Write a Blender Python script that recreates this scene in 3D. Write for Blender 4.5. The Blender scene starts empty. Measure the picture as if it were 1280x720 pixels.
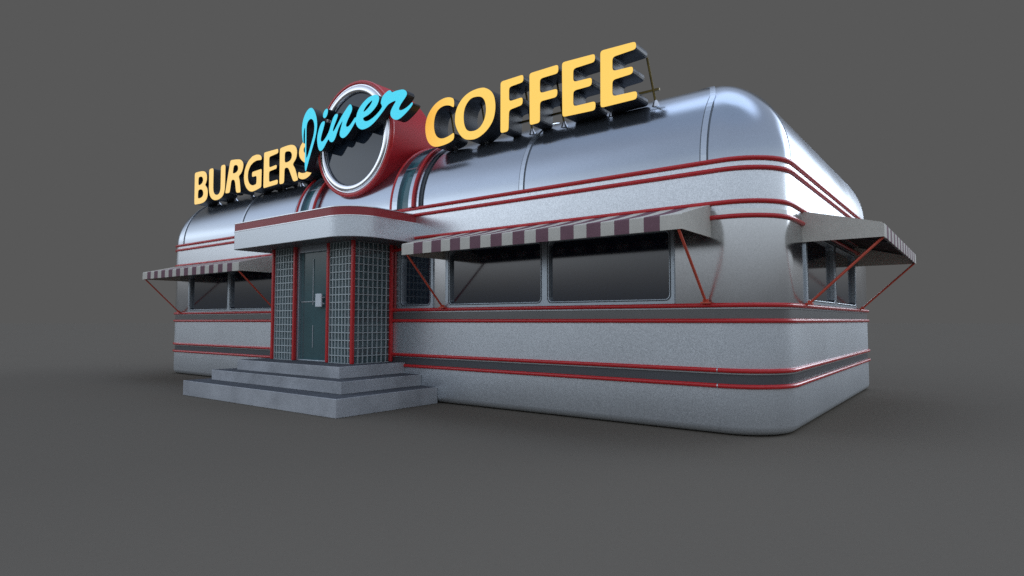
import bpy, bmesh, math, random
from math import sin, cos, pi, radians, sqrt

DENOISE = False
BG = .0976
GROUND = (.171, .1495, .122)
SKY = [(0, (.085, .093, .108)), (2, (.12, .128, .14)), (4, (.23, .235, .245)), (8, (.55, .60, .66)), (12, (.90, .99, 1.10)), (14.5, (.84, .94, 1.06)), (18, (.55, .62, .72)), (25, (.45, .52, .64)), (48, (.41, .47, .59)), (66, (.37, .45, .60)), (89, (.33, .41, .54))]
# studio softboxes: azimuth, inner and outer half width, gain, elevations where it starts and fades
LOBES = [(20, 12, 26, 5.6, 5, 11, 20, 38), (-116, 22, 42, .75, 2, 6, 26, 52), (0, 60, 105, 2.4, 52, 68, 95, 99)]

random.seed(4)
S = 1.2                      # model units to metres
scene = bpy.context.scene
col = scene.collection

# ------------------------------------------------------------------ materials
def nodes_of(name):
    m = bpy.data.materials.new(name)
    m.use_nodes = True
    nt = m.node_tree
    return m, nt, nt.nodes['Principled BSDF']

def setin(b, key, val):
    if key in b.inputs:
        b.inputs[key].default_value = val

def mat(name, color, rough=.5, metal=0., coat=0., spec=.5, mottle=.08, mscale=3., grain=.0, gscale=220.,
        bump=0., bscale=60., rvar=.0, emit=None, estr=0., ior=1.5):
    m, nt, b = nodes_of(name)
    L = nt.links
    setin(b, 'Metallic', metal)
    setin(b, 'IOR', ior)
    setin(b, 'Roughness', rough)
    setin(b, 'Coat Weight', coat)
    setin(b, 'Coat Roughness', .08)
    setin(b, 'Specular IOR Level', spec)
    tc = nt.nodes.new('ShaderNodeTexCoord')
    off = nt.nodes.new('ShaderNodeVectorMath'); off.operation = 'ADD'     # keeps flat walls off the noise lattice planes
    off.inputs[1].default_value = (.3137, .3139, .3151)
    L.new(tc.outputs['Object'], off.inputs[0])
    n1 = nt.nodes.new('ShaderNodeTexNoise')
    n1.inputs['Scale'].default_value = mscale
    n1.inputs['Detail'].default_value = 6
    L.new(off.outputs[0], n1.inputs['Vector'])
    mr = nt.nodes.new('ShaderNodeMapRange')
    mr.inputs['From Min'].default_value = .25
    mr.inputs['From Max'].default_value = .75
    mr.inputs['To Min'].default_value = 1 - mottle
    mr.inputs['To Max'].default_value = 1 + mottle
    L.new(n1.outputs['Fac'], mr.inputs['Value'])
    val = mr.outputs['Result']
    n2 = nt.nodes.new('ShaderNodeTexNoise')
    n2.inputs['Scale'].default_value = gscale
    n2.inputs['Detail'].default_value = 2
    L.new(off.outputs[0], n2.inputs['Vector'])
    if grain > 0:
        mg = nt.nodes.new('ShaderNodeMapRange')
        mg.inputs['From Min'].default_value = .3
        mg.inputs['From Max'].default_value = .7
        mg.inputs['To Min'].default_value = 1 - grain
        mg.inputs['To Max'].default_value = 1 + grain
        L.new(n2.outputs['Fac'], mg.inputs['Value'])
        mm = nt.nodes.new('ShaderNodeMath'); mm.operation = 'MULTIPLY'
        L.new(val, mm.inputs[0]); L.new(mg.outputs['Result'], mm.inputs[1])
        val = mm.outputs[0]
    mul = nt.nodes.new('ShaderNodeVectorMath'); mul.operation = 'SCALE'
    mul.inputs[0].default_value = color
    L.new(val, mul.inputs['Scale'])
    L.new(mul.outputs[0], b.inputs['Base Color'])
    if rvar > 0:
        rr = nt.nodes.new('ShaderNodeMapRange')
        rr.inputs['From Min'].default_value = .3
        rr.inputs['From Max'].default_value = .7
        rr.inputs['To Min'].default_value = max(.02, rough - rvar)
        rr.inputs['To Max'].default_value = rough + rvar
        L.new(n1.outputs['Fac'], rr.inputs['Value'])
        L.new(rr.outputs['Result'], b.inputs['Roughness'])
    if bump > 0:
        n3 = nt.nodes.new('ShaderNodeTexNoise')
        n3.inputs['Scale'].default_value = bscale
        n3.inputs['Detail'].default_value = 4
        L.new(off.outputs[0], n3.inputs['Vector'])
        bp = nt.nodes.new('ShaderNodeBump')
        bp.inputs['Strength'].default_value = bump
        bp.inputs['Distance'].default_value = .01
        L.new(n3.outputs['Fac'], bp.inputs['Height'])
        L.new(bp.outputs['Normal'], b.inputs['Normal'])
    if emit:
        setin(b, 'Emission Color', (*emit, 1))
        setin(b, 'Emission Strength', estr)
    return m

M = {}
M['ground'] = mat('studio_floor', GROUND, rough=.95, spec=.0, mottle=.012, mscale=.25, grain=.012, gscale=30)
M['panel'] = mat('satin_panel', (.735, .775, .805), rough=.41, metal=.75, mottle=.025, mscale=.9, grain=.2, gscale=75, rvar=.012)
M['brushed'] = mat('polished_panel', (.60, .61, .615), rough=.165, metal=.95, mottle=.03, mscale=1.2, grain=.10, gscale=75, rvar=.015)
M['roof'] = mat('roof_metal', (.48, .525, .585), rough=.19, metal=.95, mottle=.03, mscale=1.0, grain=.06, gscale=75, rvar=.015)
M['band'] = mat('grey_band', (.20, .20, .195), rough=.36, metal=.5, mottle=.05, mscale=2, grain=.10, gscale=75)
M['band_low'] = mat('dark_grey_band', (.115, .122, .13), rough=.4, metal=.3, mottle=.05, mscale=2, grain=.08, gscale=75)
M['red'] = mat('red_paint', (.68, .030, .033), rough=.30, coat=.22, spec=.45, mottle=.06, mscale=4)
M['reddark'] = mat('red_housing_paint', (.54, .018, .026), rough=.5, spec=.3, mottle=.06, mscale=4, grain=.25, gscale=75)
M['redfascia'] = mat('red_fascia_paint', (.42, .04, .046), rough=.45, coat=.1, mottle=.05, mscale=3)
M['strut'] = mat('red_bracket_paint', (.75, .11, .06), rough=.38, coat=.2, mottle=.08, mscale=6)
M['frame'] = mat('window_frame_metal', (.52, .58, .63), rough=.34, metal=.75, mottle=.06, mscale=4, grain=.05)
M['gasket'] = mat('dark_gasket', (.05, .06, .07), rough=.45, mottle=.05)
M['glass'] = mat('tinted_glass', (.006, .013, .028), rough=.09, spec=.5, mottle=.2, mscale=.8, ior=2.25)
M['teal'] = mat('teal_glass', (.072, .150, .160), rough=.10, spec=.7, mottle=.15, mscale=1.5, grain=.12, gscale=75)
M['skylight'] = mat('teal_skylight_glass', (.05, .17, .19), rough=.14, spec=.6, mottle=.12, mscale=2)
M['block'] = mat('glass_block', (.085, .135, .145), rough=.12, spec=.7, mottle=.3, mscale=6)
M['grid'] = mat('block_mortar', (.52, .59, .60), rough=.5, metal=.2, mottle=.06)
M['chrome'] = mat('chrome', (.95, .96, .98), rough=.24, metal=1, mottle=.02)
M['disc'] = mat('dark_disc_glass', (.022, .033, .050), rough=.05, spec=.5, mottle=.2, mscale=1)
M['letter_side'] = mat('letter_side_paint', (.016, .018, .023), rough=.42, spec=.35, mottle=.12, mscale=5, grain=.15, gscale=90)
M['letter_yellow'] = mat('lit_yellow_face', (.55, .33, .08), rough=.55, mottle=.03, emit=(1, .635, .115), estr=.84)
M['letter_blue'] = mat('lit_blue_face', (.05, .38, .52), rough=.5, mottle=.03, emit=(.055, .64, .82), estr=.84)
M['post'] = mat('brass_post', (.12, .085, .02), rough=.38, metal=.7, mottle=.15, mscale=6)
M['cream'] = mat('cream_canvas', (.72, .69, .61), rough=.85, spec=.15, mottle=.05, mscale=6, grain=.10, gscale=75, bump=.12, bscale=160)
M['purple'] = mat('purple_canvas', (.235, .128, .155), rough=.8, spec=.2, mottle=.07, mscale=6, grain=.10, gscale=75, bump=.12, bscale=160)
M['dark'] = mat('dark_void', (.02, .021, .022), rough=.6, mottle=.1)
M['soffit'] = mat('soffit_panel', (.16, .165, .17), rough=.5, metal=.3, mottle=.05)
M['stone'] = mat('step_concrete', (.47, .485, .505), rough=.8, spec=.25, mottle=.24, mscale=1.7, grain=.22, gscale=60, bump=.25, bscale=45)
M['handle'] = mat('handle_metal', (.82, .90, .94), rough=.35, metal=.1, mottle=.04)
M['line'] = mat('panel_seam', (.18, .20, .22), rough=.5, metal=.5)
M['lip'] = mat('bright_trim', (.72, .75, .78), rough=.22, metal=.85)

# ------------------------------------------------------------------ mesh helpers
class MB:
    def __init__(self):
        self.v = []; self.f = []; self.m = []; self.sm = []
    def add(self, vs, fs, mi=0, smooth=False):
        o = len(self.v)
        self.v += [tuple(p) for p in vs]
        for f in fs:
            self.f.append([i + o for i in f]); self.m.append(mi); self.sm.append(smooth)
        return self
    def box(self, x0, x1, y0, y1, z0, z1, mi=0):
        vs = [(x, y, z) for z in (z0, z1) for y in (y0, y1) for x in (x0, x1)]
        fs = [(0, 2, 3, 1), (4, 5, 7, 6), (0, 1, 5, 4), (2, 6, 7, 3), (0, 4, 6, 2), (1, 3, 7, 5)]
        return self.add(vs, fs, mi)
    def tube(self, a, b, r, n=10, mi=0, r2=None):
        a = Vec(a); b = Vec(b); d = (b - a).normalized()
        u = d.orthogonal().normalized(); w = d.cross(u)
        r2 = r if r2 is None else r2
        vs = []
        for p, rr in ((a, r), (b, r2)):
            for i in range(n):
                t = 2 * pi * i / n
                vs.append(p + u * rr * cos(t) + w * rr * sin(t))
        fs = [(i, (i + 1) % n, n + (i + 1) % n, n + i) for i in range(n)]
        self.add(vs, fs, mi, True)
        self.add([p for p in vs[:n]], [tuple(range(n))[::-1]], mi)
        self.add([p for p in vs[n:]], [tuple(range(n))], mi)
        return self
    def grid(self, rows, closed_u=False, closed_v=False, mi=0, smooth=True, flip=False, skip=None):
        # rows: list of lists of points, same length
        nr, nc = len(rows), len(rows[0])
        vs = [p for r in rows for p in r]; fs = []
        for i in range(nr if closed_v else nr - 1):
            for j in range(nc if closed_u else nc - 1):
                if skip and skip(i, j): continue
                a = i * nc + j; b = i * nc + (j + 1) % nc
                c = ((i + 1) % nr) * nc + (j + 1) % nc; d = ((i + 1) % nr) * nc + j
                fs.append((a, d, c, b) if flip else (a, b, c, d))
        return self.add(vs, fs, mi, smooth)
    def build(self, name, mats, parent=None, bevel=0., weld=False):
        me = bpy.data.meshes.new(name)
        me.from_pydata([(p[0] * S, p[1] * S, p[2] * S) for p in self.v], [], self.f)
        if not isinstance(mats, (list, tuple)): mats = [mats]
        for m in mats: me.materials.append(m)
        for p, mi, sm in zip(me.polygons, self.m, self.sm):
            p.material_index = mi; p.use_smooth = sm
        bm = bmesh.new(); bm.from_mesh(me)
        bmesh.ops.remove_doubles(bm, verts=bm.verts, dist=1e-5) if weld else None
        bmesh.ops.recalc_face_normals(bm, faces=bm.faces)
        if bevel > 0:
            es = [e for e in bm.edges if len(e.link_faces) == 2 and e.calc_face_angle(0) > .5]
            bmesh.ops.bevel(bm, geom=es, offset=bevel * S, segments=2, profile=.5, affect='EDGES')
        bm.to_mesh(me); bm.free()
        return link(name, me, parent)

from mathutils import Vector as Vec, Matrix

def link(name, me, parent=None):
    o = bpy.data.objects.new(name, me)
    col.objects.link(o)
    if parent: o.parent = parent
    return o

def empty(name, loc=(0, 0, 0), rz=0.):
    o = bpy.data.objects.new(name, None)
    o.empty_display_size = .3
    col.objects.link(o)
    o.location = [c * S for c in loc]; o.rotation_euler = (0, 0, rz)
    return o

def tag(o, label=None, cat=None, group=None, kind=None):
    if label: o['label'] = label
    if cat: o['category'] = cat
    if group: o['group'] = group
    if kind: o['kind'] = kind
    return o

def copy_tree(o, parent=None):
    c = o.copy(); col.objects.link(c); c.parent = parent
    for ch in list(o.children): copy_tree(ch, c)
    return c

def fillet(pts, rmax, n=4):
    out = []; N = len(pts)
    for i in range(N):
        p = Vec(pts[i]); a = Vec(pts[i - 1]); b = Vec(pts[(i + 1) % N])
        la = (a - p).length; lb = (b - p).length
        p0 = p + (a - p) * (min(rmax, la * .49) / la); p1 = p + (b - p) * (min(rmax, lb * .49) / lb)
        for k in range(n + 1):
            t = k / n
            out.append(p0 * (1 - t) ** 2 + p * 2 * t * (1 - t) + p1 * t * t)
    return out

def rrect(x0, x1, z0, z1, r, n=6):
    pts = []
    for cx, cz, a0 in ((x1 - r, z0 + r, -pi / 2), (x1 - r, z1 - r, 0), (x0 + r, z1 - r, pi / 2), (x0 + r, z0 + r, pi)):
        for k in range(n + 1):
            t = a0 + pi / 2 * k / n
            pts.append((cx + r * cos(t), cz + r * sin(t)))
    return pts

def extrude(name, loops, y0, y1, mats, parent=None, bevel=0., front=False):
    """Loops of (x, z), outline first then holes, made solid between y0 (front) and y1 (back)."""
    cu = bpy.data.curves.new(name, 'CURVE')
    cu.dimensions = '2D'; cu.fill_mode = 'BOTH'
    cu.extrude = max(.0005, (y1 - y0) / 2 * S - bevel * S)
    cu.bevel_depth = bevel * S; cu.bevel_resolution = 1
    if bevel: cu.offset = -bevel * S
    for lp in loops:
        sp = cu.splines.new('POLY'); sp.points.add(len(lp) - 1)
        for q, p in zip(sp.points, lp): q.co = (p[0] * S, p[1] * S, 0, 1)
        sp.use_cyclic_u = True
    ob = bpy.data.objects.new(name + '_outline', cu); col.objects.link(ob)
    dg = bpy.context.evaluated_depsgraph_get()
    me = bpy.data.meshes.new_from_object(ob.evaluated_get(dg))
    bpy.data.objects.remove(ob); bpy.data.curves.remove(cu)
    me.name = name
    me.transform(Matrix.Translation((0, (y0 + y1) / 2 * S, 0)) @ Matrix.Rotation(pi / 2, 4, 'X'))
    me.materials.clear()
    if not isinstance(mats, (list, tuple)): mats = [mats]
    for m in mats: me.materials.append(m)
    for p in me.polygons:
        p.use_smooth = False
        p.material_index = 1 if (front and p.normal.y < -.5) else 0
    return link(name, me, parent)

# ------------------------------------------------------------------ dimensions (model units)
LX, D, R = 7.0, 6.6, .60          # half length, depth, corner radius
EYE = 1.2417
ZT = [3.0126, 2.907, 2.54, 2.382, 1.412, 1.2406, .7028, .5344]
RR, RZ = 1.2, 3.03                # roof radius and spring height

def perim(o=0., ins=0., rad=None, n=10, xb=(), yb=(), full=True):
    """Closed rounded rectangle round the building: list of ((x, y), (nx, ny)).  o grows it outward, ins shrinks the core."""
    r = (R if rad is None else rad)
    x1 = LX - ins; y0 = ins; y1 = D - ins
    out = []
    xs = sorted([x for x in xb if -x1 + r < x < x1 - r])
    for x in xs: out.append(((x, y0 - o), (0, -1)))
    for cx, cy, a0 in ((x1 - r, y0 + r, -pi / 2), (x1 - r, y1 - r, 0), (-x1 + r, y1 - r, pi / 2), (-x1 + r, y0 + r, pi)):
        if a0 == 0:
            for y in sorted([y for y in yb if y0 + r < y < y1 - r]): out.append(((x1 + o, y), (1, 0)))
        for k in range(n + 1):
            t = a0 + pi / 2 * k / n
            out.append(((cx + (r + o) * cos(t), cy + (r + o) * sin(t)), (cos(t), sin(t))))
    return out

def band(prof, xb=(), yb=(), skip=None, n=10, smooth=True):
    """Sweep a profile [(z, offset)] round the building."""
    mb = MB()
    rows = [[(p[0], p[1], z) for p, _ in perim(o, xb=xb, yb=yb, n=n)] for z, o in prof]
    mb.grid(rows, closed_u=True, smooth=smooth, skip=skip)
    return mb
M['panel2'] = mat('upper_satin_panel', (.79, .825, .86), rough=.31, metal=.88, mottle=.025, mscale=.9, grain=.18, gscale=75, rvar=.01)
M['tread'] = mat('dark_gritty_tread', (.115, .122, .135), rough=.9, spec=.1, mottle=.15, mscale=3, grain=.35, gscale=60)  # step tops, darker and grainier than the risers
M['letter_pale'] = mat('lit_pale_yellow_face', (.50, .36, .13), rough=.55, mottle=.03, emit=(1, .66, .20), estr=.82)
M['frame2'] = mat('thin_strip_metal', (.42, .47, .49), rough=.5, metal=.3, mottle=.05)
def orange_face():
    m = mat('lit_orange_yellow_face', (.55, .30, .06), rough=.55, mottle=.03, emit=(1, .635, .115), estr=.84)
    nt = m.node_tree; b = nt.nodes['Principled BSDF']; tc = nt.nodes.new('ShaderNodeTexCoord')
    s = nt.nodes.new('ShaderNodeSeparateXYZ'); nt.links.new(tc.outputs['Generated'], s.inputs[0])
    r = nt.nodes.new('ShaderNodeValToRGB'); e = r.color_ramp.elements
    e[0].position = .12; e[0].color = (1, .34, .022, 1); e[1].position = .6; e[1].color = (1, .635, .115, 1)
    nt.links.new(s.outputs[0], r.inputs[0]); nt.links.new(r.outputs[0], b.inputs['Emission Color'])
    return m
M['letter_orange'] = orange_face()
M['lining'] = mat('dark_lining', (.075, .068, .06), rough=.9, spec=.1, mottle=.12, mscale=5)  # awning underside: shade put into darkened copies of the two canvas colours
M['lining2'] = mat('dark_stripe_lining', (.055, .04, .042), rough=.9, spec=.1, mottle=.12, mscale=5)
M['rib'] = mat('rib_metal', (.58, .63, .69), rough=.26, metal=.9, mottle=.03)

# letter outlines, (x, z) in model units
G = {
'C': [[[2.264,4.648],[2.241,4.692],[2.168,4.722],[2.089,4.736],[1.971,4.727],[1.837,4.678],[1.723,4.583],[1.653,4.467],[1.629,4.332],[1.651,4.189],[1.706,4.08],[1.789,4.01],[1.884,3.98],[2.003,3.979],[2.139,3.993],[2.232,4.021],[2.268,4.052],[2.267,4.152],[2.198,4.123],[2.108,4.101],[2.016,4.093],[1.931,4.118],[1.868,4.179],[1.835,4.273],[1.829,4.373],[1.852,4.487],[1.905,4.564],[1.993,4.604],[2.09,4.609],[2.181,4.584],[2.247,4.539],[2.264,4.556]]],
'O': [[[2.851,4.718],[2.731,4.727],[2.585,4.714],[2.448,4.659],[2.348,4.566],[2.291,4.464],[2.273,4.323],[2.3,4.223],[2.351,4.127],[2.414,4.049],[2.49,3.992],[2.588,3.968],[2.697,3.959],[2.806,3.986],[2.923,4.047],[3.016,4.138],[3.062,4.22],[3.09,4.36],[3.074,4.501],[3.039,4.582],[2.992,4.638],[2.921,4.686]],[[2.792,4.591],[2.695,4.607],[2.61,4.604],[2.536,4.554],[2.487,4.489],[2.462,4.4],[2.463,4.285],[2.489,4.186],[2.538,4.12],[2.613,4.096],[2.71,4.093],[2.794,4.127],[2.864,4.206],[2.9,4.309],[2.904,4.4],[2.887,4.487],[2.852,4.55]]],
'F1': [[[3.178,4.724],[3.596,4.731],[3.594,4.619],[3.338,4.605],[3.338,4.397],[3.583,4.408],[3.579,4.294],[3.338,4.268],[3.327,3.961],[3.177,3.957]]],
'F2': [[[3.696,4.72],[4.186,4.724],[4.181,4.6],[3.879,4.597],[3.879,4.395],[4.17,4.394],[4.161,4.277],[3.879,4.274],[3.878,3.979],[3.7,3.973]]],
'E1': [[[4.239,4.736],[4.755,4.72],[4.75,4.609],[4.42,4.601],[4.419,4.423],[4.706,4.417],[4.699,4.305],[4.419,4.302],[4.417,4.092],[4.757,4.091],[4.751,3.969],[4.242,3.979]]],
'E2': [[[4.828,4.737],[5.335,4.722],[5.339,4.621],[5.005,4.605],[5.003,4.425],[5.295,4.416],[5.288,4.319],[5.002,4.306],[5.0,4.098],[5.344,4.091],[5.341,3.986],[4.824,3.981]]],
'B': [[[-6.069,4.741],[-5.857,4.741],[-5.664,4.727],[-5.536,4.683],[-5.473,4.6],[-5.472,4.496],[-5.509,4.419],[-5.561,4.38],[-5.475,4.331],[-5.421,4.241],[-5.414,4.127],[-5.468,4.03],[-5.581,3.981],[-5.75,3.966],[-6.051,3.973]],[[-5.879,4.606],[-5.785,4.612],[-5.698,4.592],[-5.653,4.533],[-5.671,4.462],[-5.753,4.421],[-5.877,4.41]],[[-5.879,4.304],[-5.747,4.308],[-5.661,4.272],[-5.627,4.206],[-5.641,4.145],[-5.715,4.107],[-5.885,4.099]]],
'U': [[[-5.385,4.728],[-5.176,4.726],[-5.172,4.25],[-5.147,4.154],[-5.075,4.095],[-4.975,4.078],[-4.889,4.101],[-4.842,4.186],[-4.849,4.732],[-4.645,4.725],[-4.644,4.22],[-4.669,4.093],[-4.755,4.004],[-4.909,3.962],[-5.088,3.963],[-5.233,4.016],[-5.327,4.105],[-5.371,4.234]]],
'R1': [[[-4.441,4.785],[-4.2,4.766],[-4.014,4.735],[-3.921,4.676],[-3.881,4.602],[-3.912,4.49],[-3.982,4.413],[-4.079,4.375],[-4.031,4.294],[-3.974,4.004],[-4.166,4.019],[-4.223,4.281],[-4.273,4.328],[-4.375,4.333],[-4.437,4.054],[-4.637,4.065]],[[-4.288,4.645],[-4.176,4.638],[-4.119,4.603],[-4.101,4.538],[-4.143,4.486],[-4.224,4.468],[-4.328,4.464]]],
'G': [[[-3.168,4.588],[-3.175,4.66],[-3.238,4.708],[-3.373,4.736],[-3.53,4.728],[-3.685,4.657],[-3.781,4.563],[-3.841,4.453],[-3.862,4.304],[-3.824,4.168],[-3.739,4.06],[-3.637,3.989],[-3.517,3.96],[-3.362,3.974],[-3.165,4.012],[-3.161,4.4],[-3.535,4.386],[-3.538,4.275],[-3.355,4.278],[-3.356,4.105],[-3.503,4.092],[-3.611,4.135],[-3.678,4.213],[-3.703,4.324],[-3.683,4.429],[-3.611,4.527],[-3.496,4.583],[-3.368,4.606],[-3.253,4.594]]],
'E': [[[-3.087,4.729],[-2.561,4.723],[-2.557,4.629],[-2.888,4.602],[-2.879,4.382],[-2.603,4.402],[-2.604,4.319],[-2.884,4.3],[-2.875,4.081],[-2.555,4.093],[-2.552,3.995],[-3.087,3.976]]],
'R2': [[[-2.507,4.717],[-2.288,4.73],[-2.115,4.726],[-1.994,4.691],[-1.918,4.622],[-1.898,4.519],[-1.935,4.406],[-2.051,4.321],[-1.963,4.232],[-1.844,3.974],[-2.015,3.966],[-2.185,4.256],[-2.239,4.284],[-2.326,4.283],[-2.333,3.981],[-2.502,3.976]],[[-2.327,4.612],[-2.198,4.609],[-2.11,4.575],[-2.074,4.509],[-2.098,4.433],[-2.18,4.396],[-2.323,4.392]]],
'D': [[[-1.198,4.505],[-1.246,4.71],[-1.235,4.878],[-1.183,5.008],[-1.093,5.102],[-0.986,5.138],[-0.901,5.099],[-0.823,4.99],[-0.78,4.862],[-0.771,4.732],[-0.809,4.574],[-0.888,4.404],[-0.989,4.2],[-1.061,4.045],[-1.098,3.949],[-1.128,4.019],[-1.136,4.186],[-1.137,4.448],[-1.141,4.673],[-1.139,4.812],[-1.175,4.754],[-1.19,4.625],[-1.177,4.511]],[[-1.1,4.841],[-1.096,4.608],[-1.096,4.385],[-1.093,4.19],[-1.037,4.264],[-0.95,4.443],[-0.87,4.613],[-0.85,4.747],[-0.877,4.863],[-0.942,4.922],[-1.025,4.92]]],
'dot': [[[-0.495,5.016],[-0.457,4.989],[-0.466,4.919],[-0.508,4.859],[-0.56,4.845],[-0.599,4.874],[-0.606,4.924],[-0.571,4.989]]],
'iner': [[[-0.554,4.797],[-0.544,4.766],[-0.581,4.677],[-0.638,4.558],[-0.667,4.47],[-0.63,4.431],[-0.567,4.449],[-0.492,4.507],[-0.442,4.562],[-0.407,4.611],[-0.363,4.714],[-0.315,4.8],[-0.261,4.856],[-0.19,4.857],[-0.167,4.825],[-0.218,4.741],[-0.29,4.636],[-0.315,4.577],[-0.293,4.558],[-0.246,4.596],[-0.09,4.77],[0.031,4.87],[0.126,4.943],[0.174,4.948],[0.21,4.901],[0.219,4.846],[0.182,4.785],[0.108,4.699],[0.061,4.63],[0.05,4.589],[0.086,4.563],[0.146,4.575],[0.216,4.623],[0.298,4.698],[0.323,4.673],[0.343,4.749],[0.402,4.83],[0.498,4.9],[0.617,4.956],[0.754,4.975],[0.852,4.959],[0.901,4.928],[0.913,4.877],[0.884,4.805],[0.807,4.737],[0.702,4.681],[0.603,4.652],[0.503,4.643],[0.515,4.6],[0.564,4.567],[0.634,4.56],[0.723,4.578],[0.839,4.62],[0.934,4.678],[0.986,4.725],[0.98,4.752],[0.948,4.792],[0.96,4.84],[0.987,4.892],[1.044,4.931],[1.119,4.959],[1.174,4.961],[1.208,4.926],[1.216,4.908],[1.305,4.917],[1.414,4.91],[1.486,4.899],[1.543,4.868],[1.572,4.823],[1.565,4.788],[1.523,4.747],[1.452,4.694],[1.399,4.636],[1.384,4.602],[1.412,4.574],[1.472,4.571],[1.561,4.589],[1.648,4.626],[1.692,4.652],[1.709,4.625],[1.684,4.591],[1.615,4.54],[1.526,4.491],[1.421,4.444],[1.339,4.434],[1.265,4.462],[1.204,4.513],[1.183,4.568],[1.198,4.622],[1.253,4.687],[1.304,4.733],[1.316,4.759],[1.233,4.755],[1.126,4.734],[1.067,4.689],[0.973,4.618],[0.841,4.528],[0.706,4.464],[0.587,4.441],[0.487,4.441],[0.406,4.476],[0.343,4.535],[0.317,4.596],[0.312,4.619],[0.207,4.509],[0.114,4.435],[0.029,4.395],[-0.044,4.392],[-0.106,4.436],[-0.12,4.494],[-0.092,4.574],[-0.032,4.708],[-0.074,4.673],[-0.136,4.614],[-0.19,4.522],[-0.242,4.421],[-0.299,4.377],[-0.355,4.377],[-0.407,4.411],[-0.428,4.459],[-0.521,4.36],[-0.596,4.285],[-0.661,4.269],[-0.707,4.296],[-0.749,4.384],[-0.771,4.502],[-0.75,4.612],[-0.688,4.746],[-0.624,4.801]],[[0.721,4.888],[0.74,4.889],[0.731,4.859],[0.679,4.808],[0.601,4.761],[0.526,4.735],[0.514,4.75],[0.55,4.796],[0.625,4.849]]],
'S': [[[-1.397,4.706],[-1.47,4.737],[-1.575,4.748],[-1.701,4.722],[-1.806,4.638],[-1.85,4.522],[-1.821,4.418],[-1.732,4.334],[-1.606,4.265],[-1.538,4.218],[-1.528,4.155],[-1.575,4.103],[-1.648,4.087],[-1.764,4.105],[-1.86,4.153],[-1.86,4.03],[-1.785,3.988],[-1.68,3.964],[-1.554,3.977],[-1.439,4.03],[-1.37,4.124],[-1.365,4.218],[-1.407,4.313],[-1.501,4.397],[-1.606,4.449],[-1.68,4.501],[-1.69,4.564],[-1.638,4.612],[-1.554,4.622],[-1.47,4.601],[-1.397,4.564]]],
}
CURVY = {'B': .06, 'U': .07, 'R1': .055, 'G': .045, 'R2': .055}
# ------------------------------------------------------------------ ground
gm = MB()
NG = 96; RG = 330
ring = [[(r * cos(2 * pi * i / NG), r * sin(2 * pi * i / NG), 0) for i in range(NG)] for r in (.01, 6, 14, 40, 120, RG)]
gm.grid(ring, closed_u=True, smooth=False)
tag(gm.build('ground', M['ground']), kind='structure')

# ------------------------------------------------------------------ the diner
diner = tag(empty('diner_building', (0, 0, 0)),
            'long silver metal diner with rounded corners, red trim lines and dark windows', 'diner')

# skirt, belt bands and wall panels
sk = band([(.012, -.075), (.03, -.035), (.06, -.010), (.10, 0), (.545, 0)])
sk.build('base_panel', M['panel'], diner)
band([(.528, 0), (.53, -.006), (.53, -.012), (.708, -.012)], smooth=False).build('belt_band', M['band_low'], diner)
band([(.695, 0), (1.245, 0)]).build('middle_panel', M['panel'], diner)
band([(1.233, -.004), (1.418, -.004)]).build('belt_band', M['band'], diner)
for z in (1.412 - .034, .7028 - .034):
    band([(z - .007, -.012), (z - .007, .006), (z + .007, .006), (z + .007, -.012)], smooth=False).build('lip_strip', M['lip'], diner)

# window wall, cut for the windows
WZ0, WZ1 = 1.46, 2.30
OPX = [(-5.82, -2.30), (-1.97, -1.27), (1.27, 1.97), (2.30, 5.82)]
OPY = (1.17, 4.71)
xb = [x for p in OPX for x in p]
zs = [(1.40, 0), (WZ0, 0), (WZ1, 0), (2.46, 0)]
pts = perim(0, xb=xb, yb=OPY)
def in_open(i, j):
    if i != 1: return False
    a = pts[j][0]; b = pts[(j + 1) % len(pts)][0]
    mx, my = (a[0] + b[0]) / 2, (a[1] + b[1]) / 2
    if abs(my) < 1e-4: return any(p[0] < mx < p[1] for p in OPX)
    if abs(mx - LX) < 1e-4: return OPY[0] < my < OPY[1]
    return False
band(zs, xb=xb, yb=OPY, skip=in_open).build('window_wall', M['brushed'], diner)
band([(2.46, 0), (2.545, 0), (3.03, 0)]).build('upper_panel', M['panel2'], diner)

# red trim tubes all round
for z in ZT:
    r = .0255
    path = perim(.011)
    rows = []
    for k in range(10):
        t = 2 * pi * k / 10
        rows.append([(p[0] + n[0] * r * cos(t), p[1] + n[1] * r * cos(t), z + r * sin(t)) for p, n in path])
    MB().grid(rows, closed_u=True, closed_v=True).build('red_trim', M['red'], diner)

# joint sleeves on the two lowest trims
for z in ZT[6:]:
    MB().tube((6.332, -.011, z), (6.345, -.011, z), .028, 12).build('trim_joint', M['lip'], diner)

# roof
NP = 22
def rprof(phi):
    return RR * (1 - cos(phi)), RZ + RR * sin(phi)
def rcorner(d): return max(R - .64 * d, .16)
rows = []
for i in range(NP + 1):
    d, z = rprof(pi / 2 * i / NP)
    rows.append([(p[0], p[1], z) for p, _ in perim(0, ins=d, rad=rcorner(d), n=14)])
rf = MB().grid(rows, closed_u=True)
rf.add(rows[-1], [tuple(range(len(rows[-1])))])
roof = rf.build('roof', M['roof'], diner)

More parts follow.
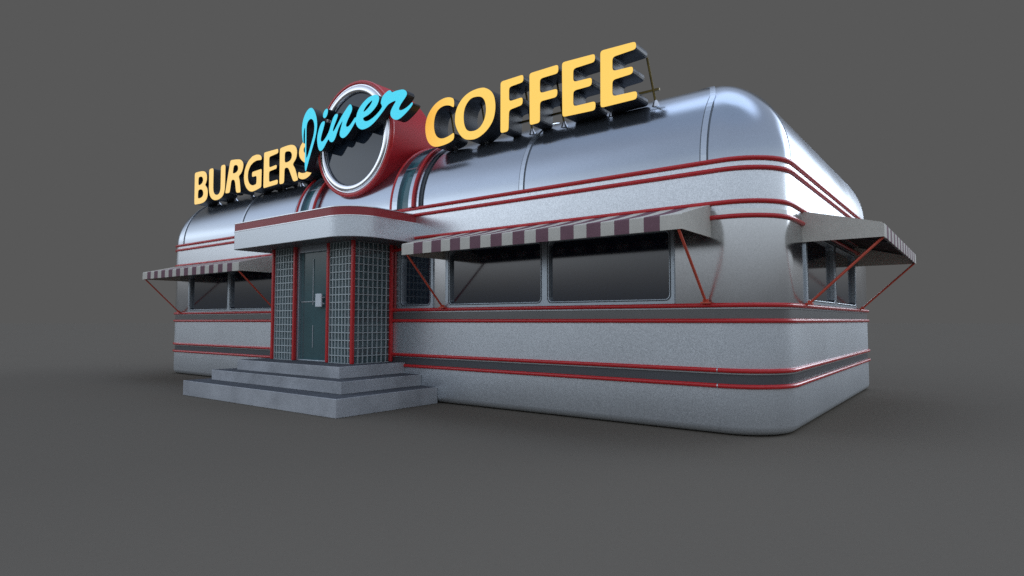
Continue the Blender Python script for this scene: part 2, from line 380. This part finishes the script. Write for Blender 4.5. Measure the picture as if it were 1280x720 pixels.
def arc(x0, x1, t0, t1, ph0=0., ph1=pi / 2, n=26, mb=None, mi=0):
    """Strip across the roof front between x0 and x1, from t0 to t1 above the roof skin."""
    mb = mb or MB(); rows = []
    for i in range(n + 1):
        ph = ph0 + (ph1 - ph0) * i / n
        nrm = (-cos(ph), sin(ph)); d, z = rprof(ph)
        lim = LX - d - rcorner(d) - .055
        sh = (min(abs(x0 + x1) / 2, lim) - abs(x0 + x1) / 2) * (1 if x0 > 0 else -1)
        def P(x, t): return (x + sh, d + nrm[0] * t, z + nrm[1] * t)
        rows.append([P(x0, t0), P(x0, t1), P(x1, t1), P(x1, t0)])
    mb.grid(rows, closed_u=True, smooth=False, mi=mi)
    mb.add(rows[0], [(0, 1, 2, 3)], mi); mb.add(rows[-1], [(3, 2, 1, 0)], mi)
    return mb
def arctube(x, r, t, ph0=0., ph1=pi / 2, n=30):
    mb = MB(); rows = []
    for i in range(n + 1):
        ph = ph0 + (ph1 - ph0) * i / n
        d, z = rprof(ph); row = []
        for k in range(10):
            a = 2 * pi * k / 10; tt = t + r * sin(a)
            row.append((x + r * cos(a), d - cos(ph) * tt, z + sin(ph) * tt))
        rows.append(row)
    return mb.grid(rows, closed_u=True)
for x in (-6.22, -3.67, 3.67, 6.22):
    rib = arc(x - .033, x + .033, -.01, .014).build('roof_rib', M['rib'], roof)
    e = arc(x - .049, x - .033, -.01, .004)
    arc(x + .033, x + .049, -.01, .004, mb=e)
    e.build('rib_edge', M['line'], roof)
# sheet seams where the corner pieces meet the end sheets
for sx in (-1, 1):
    for back in (0, 1):
        mb = MB(); rows = []
        for i in range(27):
            ph = pi / 2 * i / 26 * .96
            d, z = rprof(ph); y = d + rcorner(d)
            if back: y = D - y
            nx, nz = cos(ph), sin(ph)
            rows.append([(sx * (LX - d + nx * t), y + w, z + nz * t) for w, t in ((-.008, -.006), (-.008, .003), (.008, .003), (.008, -.006))])
        mb.grid(rows, closed_u=True, smooth=False)
        mb.build('roof_seam', M['line'], roof)

# curved skylights either side of the round sign
for sx in (-1, 1):
    def X(a, b): return (min(sx * a, sx * b), max(sx * a, sx * b))
    g = arc(*X(1.20, 1.50), -.01, .006, 0, radians(70)).build('skylight', M['skylight'], diner)
    f = arc(*X(1.074, 1.222), -.01, .065, 0, radians(77))
    arc(*X(1.482, 1.60), -.01, .065, 0, radians(77), mb=f)
    arc(*X(1.222, 1.482), -.01, .065, radians(68), radians(77), mb=f)
    f.build('skylight_frame', M['roof'], g)
    arc(*X(1.222, 1.482), .0, .03, radians(34), radians(35.2)).build('glazing_bar', M['frame'], g)
    arc(*X(1.60, 1.688), -.01, .040, 0, radians(80)).build('skylight_edge', M['roof'], g)
    arc(*X(1.688, 1.745), -.01, .018, 0, radians(80)).build('dark_edge', M['gasket'], g)
    arctube(sx * 1.074, .027, .055, 0, radians(79)).build('red_rib', M['red'], g)
    arctube(sx * 1.587, .027, .060, 0, radians(79)).build('red_rib', M['red'], g)

# ------------------------------------------------------------------ windows (local: x along the wall, y into it)
def make_window(w, h, panes, sill):
    fw = empty('window')
    loops = [fillet([(0, 0), (w, 0), (w, h), (0, h)], .012, 2)]
    for a, b in panes: loops.append(rrect(a, b, sill, h - .07, .055))
    extrude('window_frame', loops, -.022, .045, M['frame'], fw, bevel=.006)
    for a, b in panes:
        pm = MB().box(a - .02, b + .02, .030, .040, sill - .02, h - .05)
        pane = pm.build('pane', M['glass'], fw)
        extrude('gasket', [rrect(a - .024, b + .024, sill - .024, h - .046, .07), rrect(a - .012, b + .012, sill - .012, h - .058, .062)],
                -.025, -.015, M['gasket'], fw)
    return fw
WB = 1.432                         # foot of the window frames
big = make_window(3.6, .92, [(.088, 1.735), (1.868, 3.537)], .062)
big.location = (2.26 * S, 0, WB * S); big.parent = diner
o = copy_tree(big, diner); o.location = (-5.86 * S, 0, WB * S)
o = copy_tree(big, diner); o.location = (LX * S, 1.13 * S, WB * S); o.rotation_euler.z = pi / 2
small = make_window(.765, .92, [(.075, .695)], .062)
small.location = (1.236 * S, 0, WB * S); small.parent = diner
o = copy_tree(small, diner); o.location = (-2.001 * S, 0, WB * S)

# ------------------------------------------------------------------ entrance
EZ0, EZ1, EX, EY = .585, 2.47, 1.075, .80
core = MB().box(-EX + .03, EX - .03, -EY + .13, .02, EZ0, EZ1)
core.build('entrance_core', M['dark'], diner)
def block_wall(x0, x1, nx, place):
    """glass-block panel in local x, z; place turns (x, y, z) into model space"""
    z0, z1, nz = EZ0 + .0, EZ1, 16
    g = MB(); bw = (x1 - x0) / nx; bh = (z1 - z0) / nz
    for i in range(nx):
        for k in range(nz):
            xa, xb_ = x0 + i * bw + .006, x0 + (i + 1) * bw - .006
            za, zb = z0 + k * bh + .006, z0 + (k + 1) * bh - .006
            i2 = .012
            vs = [(xa, .0, za), (xb_, .0, za), (xb_, .0, zb), (xa, .0, zb),
                  (xa + i2, -.008, za + i2), (xb_ - i2, -.008, za + i2), (xb_ - i2, -.008, zb - i2), (xa + i2, -.008, zb - i2)]
            fs = [(0, 1, 5, 4), (1, 2, 6, 5), (2, 3, 7, 6), (3, 0, 4, 7), (4, 5, 6, 7)]
            g.add([place(*p) for p in vs], fs)
    g.add([place(*p) for p in ((x0, .012, z0), (x1, .012, z0), (x1, .012, z1), (x0, .012, z1))], [(0, 1, 2, 3)])
    panel = g.build('glass_block_wall', M['block'], diner)
    b = MB()
    def bar(xa, xb_, ya, yb_, za, zb):
        vs = [place(x, y, z) for z in (za, zb) for y in (ya, yb_) for x in (xa, xb_)]
        b.add(vs, [(0, 2, 3, 1), (4, 5, 7, 6), (0, 1, 5, 4), (2, 6, 7, 3), (0, 4, 6, 2), (1, 3, 7, 5)])
    for i in range(nx + 1): bar(x0 + i * bw - .0075, x0 + i * bw + .0075, -.026, .01, z0, z1)
    for k in range(nz + 1):
        bar(x0, x1, -.024, .008, z0 + k * bh - .0075, z0 + k * bh + .0075)
    b.build('mortar_grid', M['grid'], panel)
block_wall(.485, 1.045, 7, lambda x, y, z: (x, -EY + .035 + y, z))
block_wall(-1.045, -.485, 7, lambda x, y, z: (x, -EY + .035 + y, z))
block_wall(.03, EY - .03, 8, lambda x, y, z: (EX - .035 - y, -x, z))
block_wall(.03, EY - .03, 8, lambda x, y, z: (-EX + .035 + y, -x, z))
pr = .027
for x, y in ((-EX, -EY), (-.455, -EY + .01), (.455, -EY + .01), (EX, -EY), (EX, -.034), (-EX, -.034)):
    MB().box(x - pr, x + pr, y - pr, y + pr, EZ0, EZ1 + .005).build('red_post', M['red'], diner, bevel=.012)
# door
dy = -EY + .085
door = MB().box(-.40, .40, dy, dy + .03, EZ0 + .02, 2.37).build('door', M['teal'], diner)
extrude('door_frame', [[(-.44, EZ0 + .002), (.44, EZ0 + .002), (.44, EZ1), (-.44, EZ1)], [(-.385, EZ0 + .02), (.385, EZ0 + .02), (.385, 2.365), (-.385, 2.365)]],
        dy - .045, dy + .04, M['frame'], door, bevel=.004)
ds = MB().box(-.045, -.030, dy - .012, dy + .002, 1.50, 2.25)
ds.box(-.040, -.028, dy - .010, dy + .002, .80, 1.17)
ds.box(-.36, .20, dy - .012, dy + .002, 1.545, 1.560)
ds.build('glazing_strip', M['frame2'], door)  # thin pale lines on the door, built as raised strips
h = MB().box(.125, .285, dy - .085, dy - .055, 1.46, 1.675)
h.box(.24, .27, dy - .056, dy + .004, 1.50, 1.53); h.box(.24, .27, dy - .056, dy + .004, 1.60, 1.63)
h.build('door_handle', M['handle'], door, bevel=.012)

# canopy over the entrance
CX, CY, CR, CZ0, CZ1 = 1.594, -1.255, .52, 2.462, 2.916
CL = .05                           # the left front corner is nearly square, the right one round
def cpath(o, n=14):
    p = [((-CX - o), .0)]
    for k in range(n + 1):
        t = pi + pi / 2 * k / n
        p.append((-CX + CL + (CL + o) * cos(t), CY + CL + (CL + o) * sin(t)))
    for k in range(n + 1):
        t = -pi / 2 + pi / 2 * k / n
        p.append((CX - CR + (CR + o) * cos(t), CY + CR + (CR + o) * sin(t)))
    p.append((CX + o, .0))
    return p
def cband(prof, smooth=True):
    return MB().grid([[(x, y, z) for x, y in cpath(o)] for z, o in prof], smooth=smooth)
cb = cband([(CZ0 + .008, .006), (2.768, .006)])
cb.grid([[(x, y, z) for x, y in cpath(o)] for z, o in ((CZ0, -.002), (CZ0 + .008, .006))], smooth=False)
top = [(x, y, CZ0 + .002) for x, y in cpath(-.006)]
canopy = cb.build('entrance_canopy', M['panel'], diner)
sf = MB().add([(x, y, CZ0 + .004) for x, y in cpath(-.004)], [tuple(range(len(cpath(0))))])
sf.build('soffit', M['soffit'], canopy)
cp = MB().add([(x, y, CZ1 - .004) for x, y in cpath(.0)], [tuple(range(len(cpath(0))))])
cp.build('canopy_top', M['panel'], canopy)
cband([(2.780, .004), (CZ1 - .010, .004)]).build('red_fascia', M['redfascia'], canopy)
l = cband([(2.766, .0), (2.766, .013), (2.780, .013), (2.780, .0)], smooth=False)
l.build('lip_strip', M['lip'], canopy)
l = cband([(CZ1 - .012, .0), (CZ1 - .012, .010), (CZ1, .010), (CZ1, -.02)], smooth=False)
l.build('lip_strip', M['lip'], canopy)

# steps
steps = tag(empty('entrance_steps', (0, -.9, 0)), 'three grey concrete steps below the diner door', 'steps')
for hx, y0, za, zb in ((2.1, -1.84, 0, .245), (1.75, -1.5, .245, .415), (1.38, -1.255, .415, .585)):
    b = MB().box(-hx + (.08 if za == 0 else 0), hx, y0 + .9, .9 - .003 - (.0 if za == 0 else .0), za, zb)
    st = b.build('step', [M['stone'], M['tread']], steps, bevel=.007)
    for p in st.data.polygons:
        if p.normal.z > .99 and p.area > .5: p.material_index = 1

# ------------------------------------------------------------------ awnings (local: x along the wall, front at -y)
def make_awning():
    W, P, zt, zb, ft, fb, th = 4.10, .83, 2.53, 2.165, 2.325, 2.165, .012
    root = empty('window_awning')
    u = W / (11 * 1.08 + 10 * 1.0 + 2 * 1.42)
    xs = [0]
    for k in range(23):
        xs.append(xs[-1] + (1.42 * u if k in (0, 22) else (1.08 * u if k % 2 else u)))
    c = MB(); v = MB()
    rb = .018
    for k in range(23):
        mi = k % 2
        a, b = xs[k], xs[k + 1]
        # sloping canvas with a little sag
        rows = []
        for i in range(9):
            s = i / 8
            y = -.005 + (-P + rb + .005) * s; z = zt + (ft - zt) * s - .010 * sin(pi * s)
            rows.append([(a, y, z), (b, y, z)])
        c.grid(rows, mi=mi, flip=True)
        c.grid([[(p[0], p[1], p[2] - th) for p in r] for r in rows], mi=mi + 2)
        # rolled edge and hanging front
        rows = []
        for i in range(5):
            t = pi / 2 * i / 4
            rows.append([(x, -P + rb - rb * sin(t), ft - rb * .9 + rb * .9 * cos(t)) for x in (a, b)])
        rows.append([(x, -P, fb) for x in (a, b)])
        v.grid(rows, mi=mi, flip=True)
        v.add([(a, -P, fb), (b, -P, fb), (b, -P + th, fb), (a, -P + th, fb)], [(0, 1, 2, 3)], mi)
        v.add([(a, -P + th, fb), (b, -P + th, fb), (b, -P + th, ft - .02), (a, -P + th, ft - .02)], [(0, 1, 2, 3)], mi)
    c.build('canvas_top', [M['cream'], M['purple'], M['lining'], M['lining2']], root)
    v.build('canvas_front', [M['cream'], M['purple']], root)
    for x0 in (-.002, W - .010):
        s = MB()
        pr_ = [(0, zb), (0, zt + .002), (-P + rb, ft + .002), (-P + .004, ft - .012), (-P - .001, ft - .02), (-P - .001, fb)]
        vs = [(x0, y, z) for y, z in pr_] + [(x0 + .012, y, z) for y, z in pr_]
        n = len(pr_)
        s.add(vs, [tuple(range(n)), tuple(range(n, 2 * n))[::-1]] + [(i, (i + 1) % n, n + (i + 1) % n, n + i) for i in range(n)])
        s.build('canvas_side', M['cream'], root)
    # frame tubes under the canvas
    fr = MB().tube((.03, -P + .03, fb + .02), (W - .03, -P + .03, fb + .02), .012)
    for x in (.03, W / 2, W - .03): fr.tube((x, -.02, zt - .04), (x, -P + .03, ft - .04), .011)
    fr.build('awning_frame', M['gasket'], root)
    for xt, xf in ((.085, .05), (W - .045, W - .05)):
        b = MB().tube((xt, -P + .02, fb + .005), (xf, -.055, 1.452), .0155, 10)
        br = b.build('bracket', M['strut'], root)
        f = MB().box(xf - .05, xf + .05, -.085, -.012, 1.430, 1.450)
        f.tube((xf - .03, -.052, 1.462), (xf + .03, -.052, 1.462), .018, 10)
        f.build('bracket_foot', M['strut'], br)
    return root
GA = 'striped awnings on the diner'
aw = make_awning(); aw.location = (2.185 * S, 0, 0)
tag(aw, 'cream and purple striped awning over the front windows right of the door', 'awning', GA)
a2 = copy_tree(aw); a2.location = (-6.285 * S, 0, 0)
tag(a2, 'striped awning over the front windows left of the door, partly behind the entrance canopy', 'awning', GA)
a3 = copy_tree(aw); a3.location = (LX * S, 1.06 * S, 0); a3.rotation_euler.z = pi / 2
tag(a3, 'awning on the short end wall at the right, showing its plain cream side', 'awning', GA)

# ------------------------------------------------------------------ round sign
ZC, RD = 4.419, 1.02
disc = tag(empty('round_sign', (0, 0, ZC)), 'big round red sign with chrome ring and blue script lettering reading Diner', 'sign')
def lathe(prof, n=72, mi=0, mb=None, smooth=True):
    mb = mb or MB()
    rows = [[(r * cos(2 * pi * i / n), y, r * sin(2 * pi * i / n)) for i in range(n)] for r, y in prof]
    return mb.grid(rows, closed_u=True, mi=mi, smooth=smooth)
def cut_y(z):                       # how far back the housing reaches at a height above its centre
    return .80 - .42 * z if z > 0 else .80 - .62 * z
hs = MB(); n = 80; rows = []
for s in [i / 12 for i in range(13)]:
    row = []
    for i in range(n):
        a = 2 * pi * i / n; z = RD * sin(a)
        yb_ = cut_y(z) + .25
        row.append((RD * cos(a), .03 + (yb_ - .03) * s, z))
    rows.append(row)
for q in (.985, .94, .86, .74, .58, .40, .2, .02):
    rr = RD * q; row = []
    for i in range(n):
        a = 2 * pi * i / n
        row.append((rr * cos(a), cut_y(rr * sin(a)) + .25 + .13 * sqrt(1 - q * q), rr * sin(a)))
    rows.append(row)
hs.grid(rows, closed_u=True)
hs.build('sign_housing', M['reddark'], disc)
lathe([(RD, .05), (RD + .004, .03), (RD + .002, .010), (RD - .014, -.010), (RD - .040, -.014), (RD - .060, -.006), (RD - .066, .03)]).build('red_rim', M['red'], disc)
lathe([(.960, .03), (.957, .004), (.950, -.008), (.938, -.010), (.932, -.006), (.926, -.014), (.910, -.024), (.880, -.030),
       (.850, -.029), (.825, -.020), (.808, .0), (.800, .026), (.798, .06)]).build('chrome_ring', M['chrome'], disc)
lathe([(.805, .030), (.5, .030), (.001, .030)], smooth=False).build('glass_disc', M['disc'], disc)
def mv(loops, dx=0., dz=0.): return [[(x + dx, z + dz) for x, z in lp] for lp in loops]
for key, nm in (('D', 'script_letter'), ('dot', 'letter_dot'), ('iner', 'script_letter')):
    extrude(nm, [fillet(lp, .5, 3) for lp in mv(G[key], 0, -ZC)], -.19, -.025, [M['letter_side'], M['letter_blue']], disc, front=True)

# ------------------------------------------------------------------ roof lettering
def roof_z(y): return RZ + sqrt(max(0, RR * RR - (y - RR) ** 2))
def letter_sign(name, label, keys, yf, posts, rail, ex, face):
    root = tag(empty(name, (ex, yf, 3.9)), label, 'sign', 'lettering along the roof')
    for k in keys:
        mats = [M['letter_side'], M['letter_orange'] if k == 'C' else face]
        rmx = .5 if k in ('C', 'O', 'S') else .045
        lps = G[k]
        if k in CURVY: lps = [fillet(lp, CURVY[k], 3) for lp in lps]
        else: lps = [fillet(lp, rmx, 3) for lp in lps]
        extrude('letter', mv(lps, -ex, -3.9), 0, .325, mats, root, front=True, bevel=.006)
    yp = .47 - yf
    for x in posts:
        zt_ = 4.60
        p = MB().tube((x - ex - .10, .285, zt_ - 3.9), (x - ex, yp, roof_z(yp + yf) - 3.9 - .01), .016, 8)
        po = p.build('sign_post', M['post'], root)
        ft = MB().tube((x - ex, yp, roof_z(yp + yf) - 3.9 - .03), (x - ex, yp - .015, roof_z(yp + yf) - 3.9 + .05), .06, 12, r2=.02)
        ft.build('post_base', M['chrome'], po)
    r = MB().box(rail[0] - ex, rail[1] - ex, .300, .325, 4.155 - 3.9, 4.185 - 3.9)
    r.build('sign_rail', M['post'], root)
    return root
YL = .15
letter_sign('coffee_sign', 'yellow roof letters spelling COFFEE, right of the round sign', ['C', 'O', 'F1', 'F2', 'E1', 'E2'], YL,
            (2.03, 2.68, 3.53, 4.08, 4.83, 5.45), (1.75, 5.50), 3.5, M['letter_yellow'])
letter_sign('burgers_sign', 'yellow roof letters spelling BURGERS, left of the round sign', ['B', 'U', 'R1', 'G', 'E', 'R2', 'S'], YL,
            (-5.5, -4.75, -4.05, -3.55, -2.8, -2.2, -1.75), (-5.8, -1.6), -3.7, M['letter_pale'])
# ------------------------------------------------------------------ studio surroundings
w = bpy.data.worlds.new('World'); scene.world = w; w.use_nodes = True
nt = w.node_tree; nt.nodes.clear(); Lk = nt.links
def N(t, **k):
    n = nt.nodes.new(t)
    for a, b in k.items(): setattr(n, a, b)
    return n
def mth(op, a, b=None, c=None, clamp=False):
    n = N('ShaderNodeMath', operation=op); n.use_clamp = clamp
    for i, v in enumerate((a, b, c)):
        if v is None: continue
        if isinstance(v, (int, float)): n.inputs[i].default_value = v
        else: Lk.new(v, n.inputs[i])
    return n.outputs[0]
def sstep(v, a, b):
    n = N('ShaderNodeMapRange', interpolation_type='SMOOTHSTEP')
    Lk.new(v, n.inputs['Value'])
    n.inputs['From Min'].default_value = a; n.inputs['From Max'].default_value = b
    return n.outputs['Result']
tc = N('ShaderNodeTexCoord'); sp = N('ShaderNodeSeparateXYZ')
Lk.new(tc.outputs['Generated'], sp.inputs[0])
x, y, z = sp.outputs
el = mth('MULTIPLY', mth('ARCSINE', z), 180 / pi)
az = mth('MULTIPLY', mth('ARCTAN2', x, y), 180 / pi)
def azdist(c):                      # angle from azimuth c, wrapped
    d = mth('SUBTRACT', az, c)
    d = mth('WRAP', d, 180, -180)
    return mth('ABSOLUTE', d)
ramp = N('ShaderNodeValToRGB')
Lk.new(mth('DIVIDE', el, 90, clamp=True), ramp.inputs[0])
el_ = ramp.color_ramp.elements
while len(el_) > 1: el_.remove(el_[-1])
for i, (e, c) in enumerate(SKY):
    q = el_[0] if i == 0 else el_.new(e / 90)
    q.position = e / 90; q.color = (*c, 1)
gain = 1.0
gsum = None
for c, inner, outer, amt, b0, b1, e0, e1 in LOBES:
    t = mth('MULTIPLY', mth('SUBTRACT', 1, sstep(azdist(c), inner, outer)), mth('SUBTRACT', 1, sstep(el, e0, e1)))
    t = mth('MULTIPLY', mth('MULTIPLY', t, sstep(el, b0, b1)), amt)
    gsum = t if gsum is None else mth('ADD', gsum, t)
gsum = mth('ADD', gsum, 1)
sky = N('ShaderNodeVectorMath', operation='SCALE')
Lk.new(ramp.outputs[0], sky.inputs[0]); Lk.new(gsum, sky.inputs['Scale'])
# the grey studio backdrop behind the building, open to the softboxes on either side
side = mth('WRAP', mth('SUBTRACT', az, -37.3), 180, -180)
mask = mth('MULTIPLY', mth('SUBTRACT', 1, sstep(side, 40.4, 49)), mth('SUBTRACT', 1, sstep(mth('MULTIPLY', side, -1), 54, 70)))
mask = mth('MULTIPLY', mask, mth('SUBTRACT', 1, sstep(el, 33, 50)))
mix = N('ShaderNodeMix', data_type='RGBA')
Lk.new(mask, mix.inputs['Factor'])
Lk.new(sky.outputs[0], mix.inputs['A']); mix.inputs['B'].default_value = (BG, BG, BG, 1)
bgn = N('ShaderNodeBackground'); out = N('ShaderNodeOutputWorld')
Lk.new(mix.outputs['Result'], bgn.inputs['Color']); bgn.inputs['Strength'].default_value = 1
Lk.new(bgn.outputs[0], out.inputs['Surface'])

# ------------------------------------------------------------------ camera
cam = bpy.data.cameras.new('camera'); co = bpy.data.objects.new('camera', cam); col.objects.link(co)
co.location = [c * S for c in (8.6457, -6.7378, 1.2417)]
co.rotation_euler = (radians(90 + 3.0438), 0, radians(37.3412))
cam.sensor_width = 36; cam.lens = 768.09 / 1280 * 36
cam.clip_end = 2000
scene.camera = co
scene.view_settings.view_transform = 'Standard'
scene.view_settings.look = 'None'
scene.view_settings.exposure = 0; scene.view_settings.gamma = 1
scene.render.engine = 'CYCLES'
scene.cycles.use_denoising = DENOISE
scene.cycles.max_bounces = 8
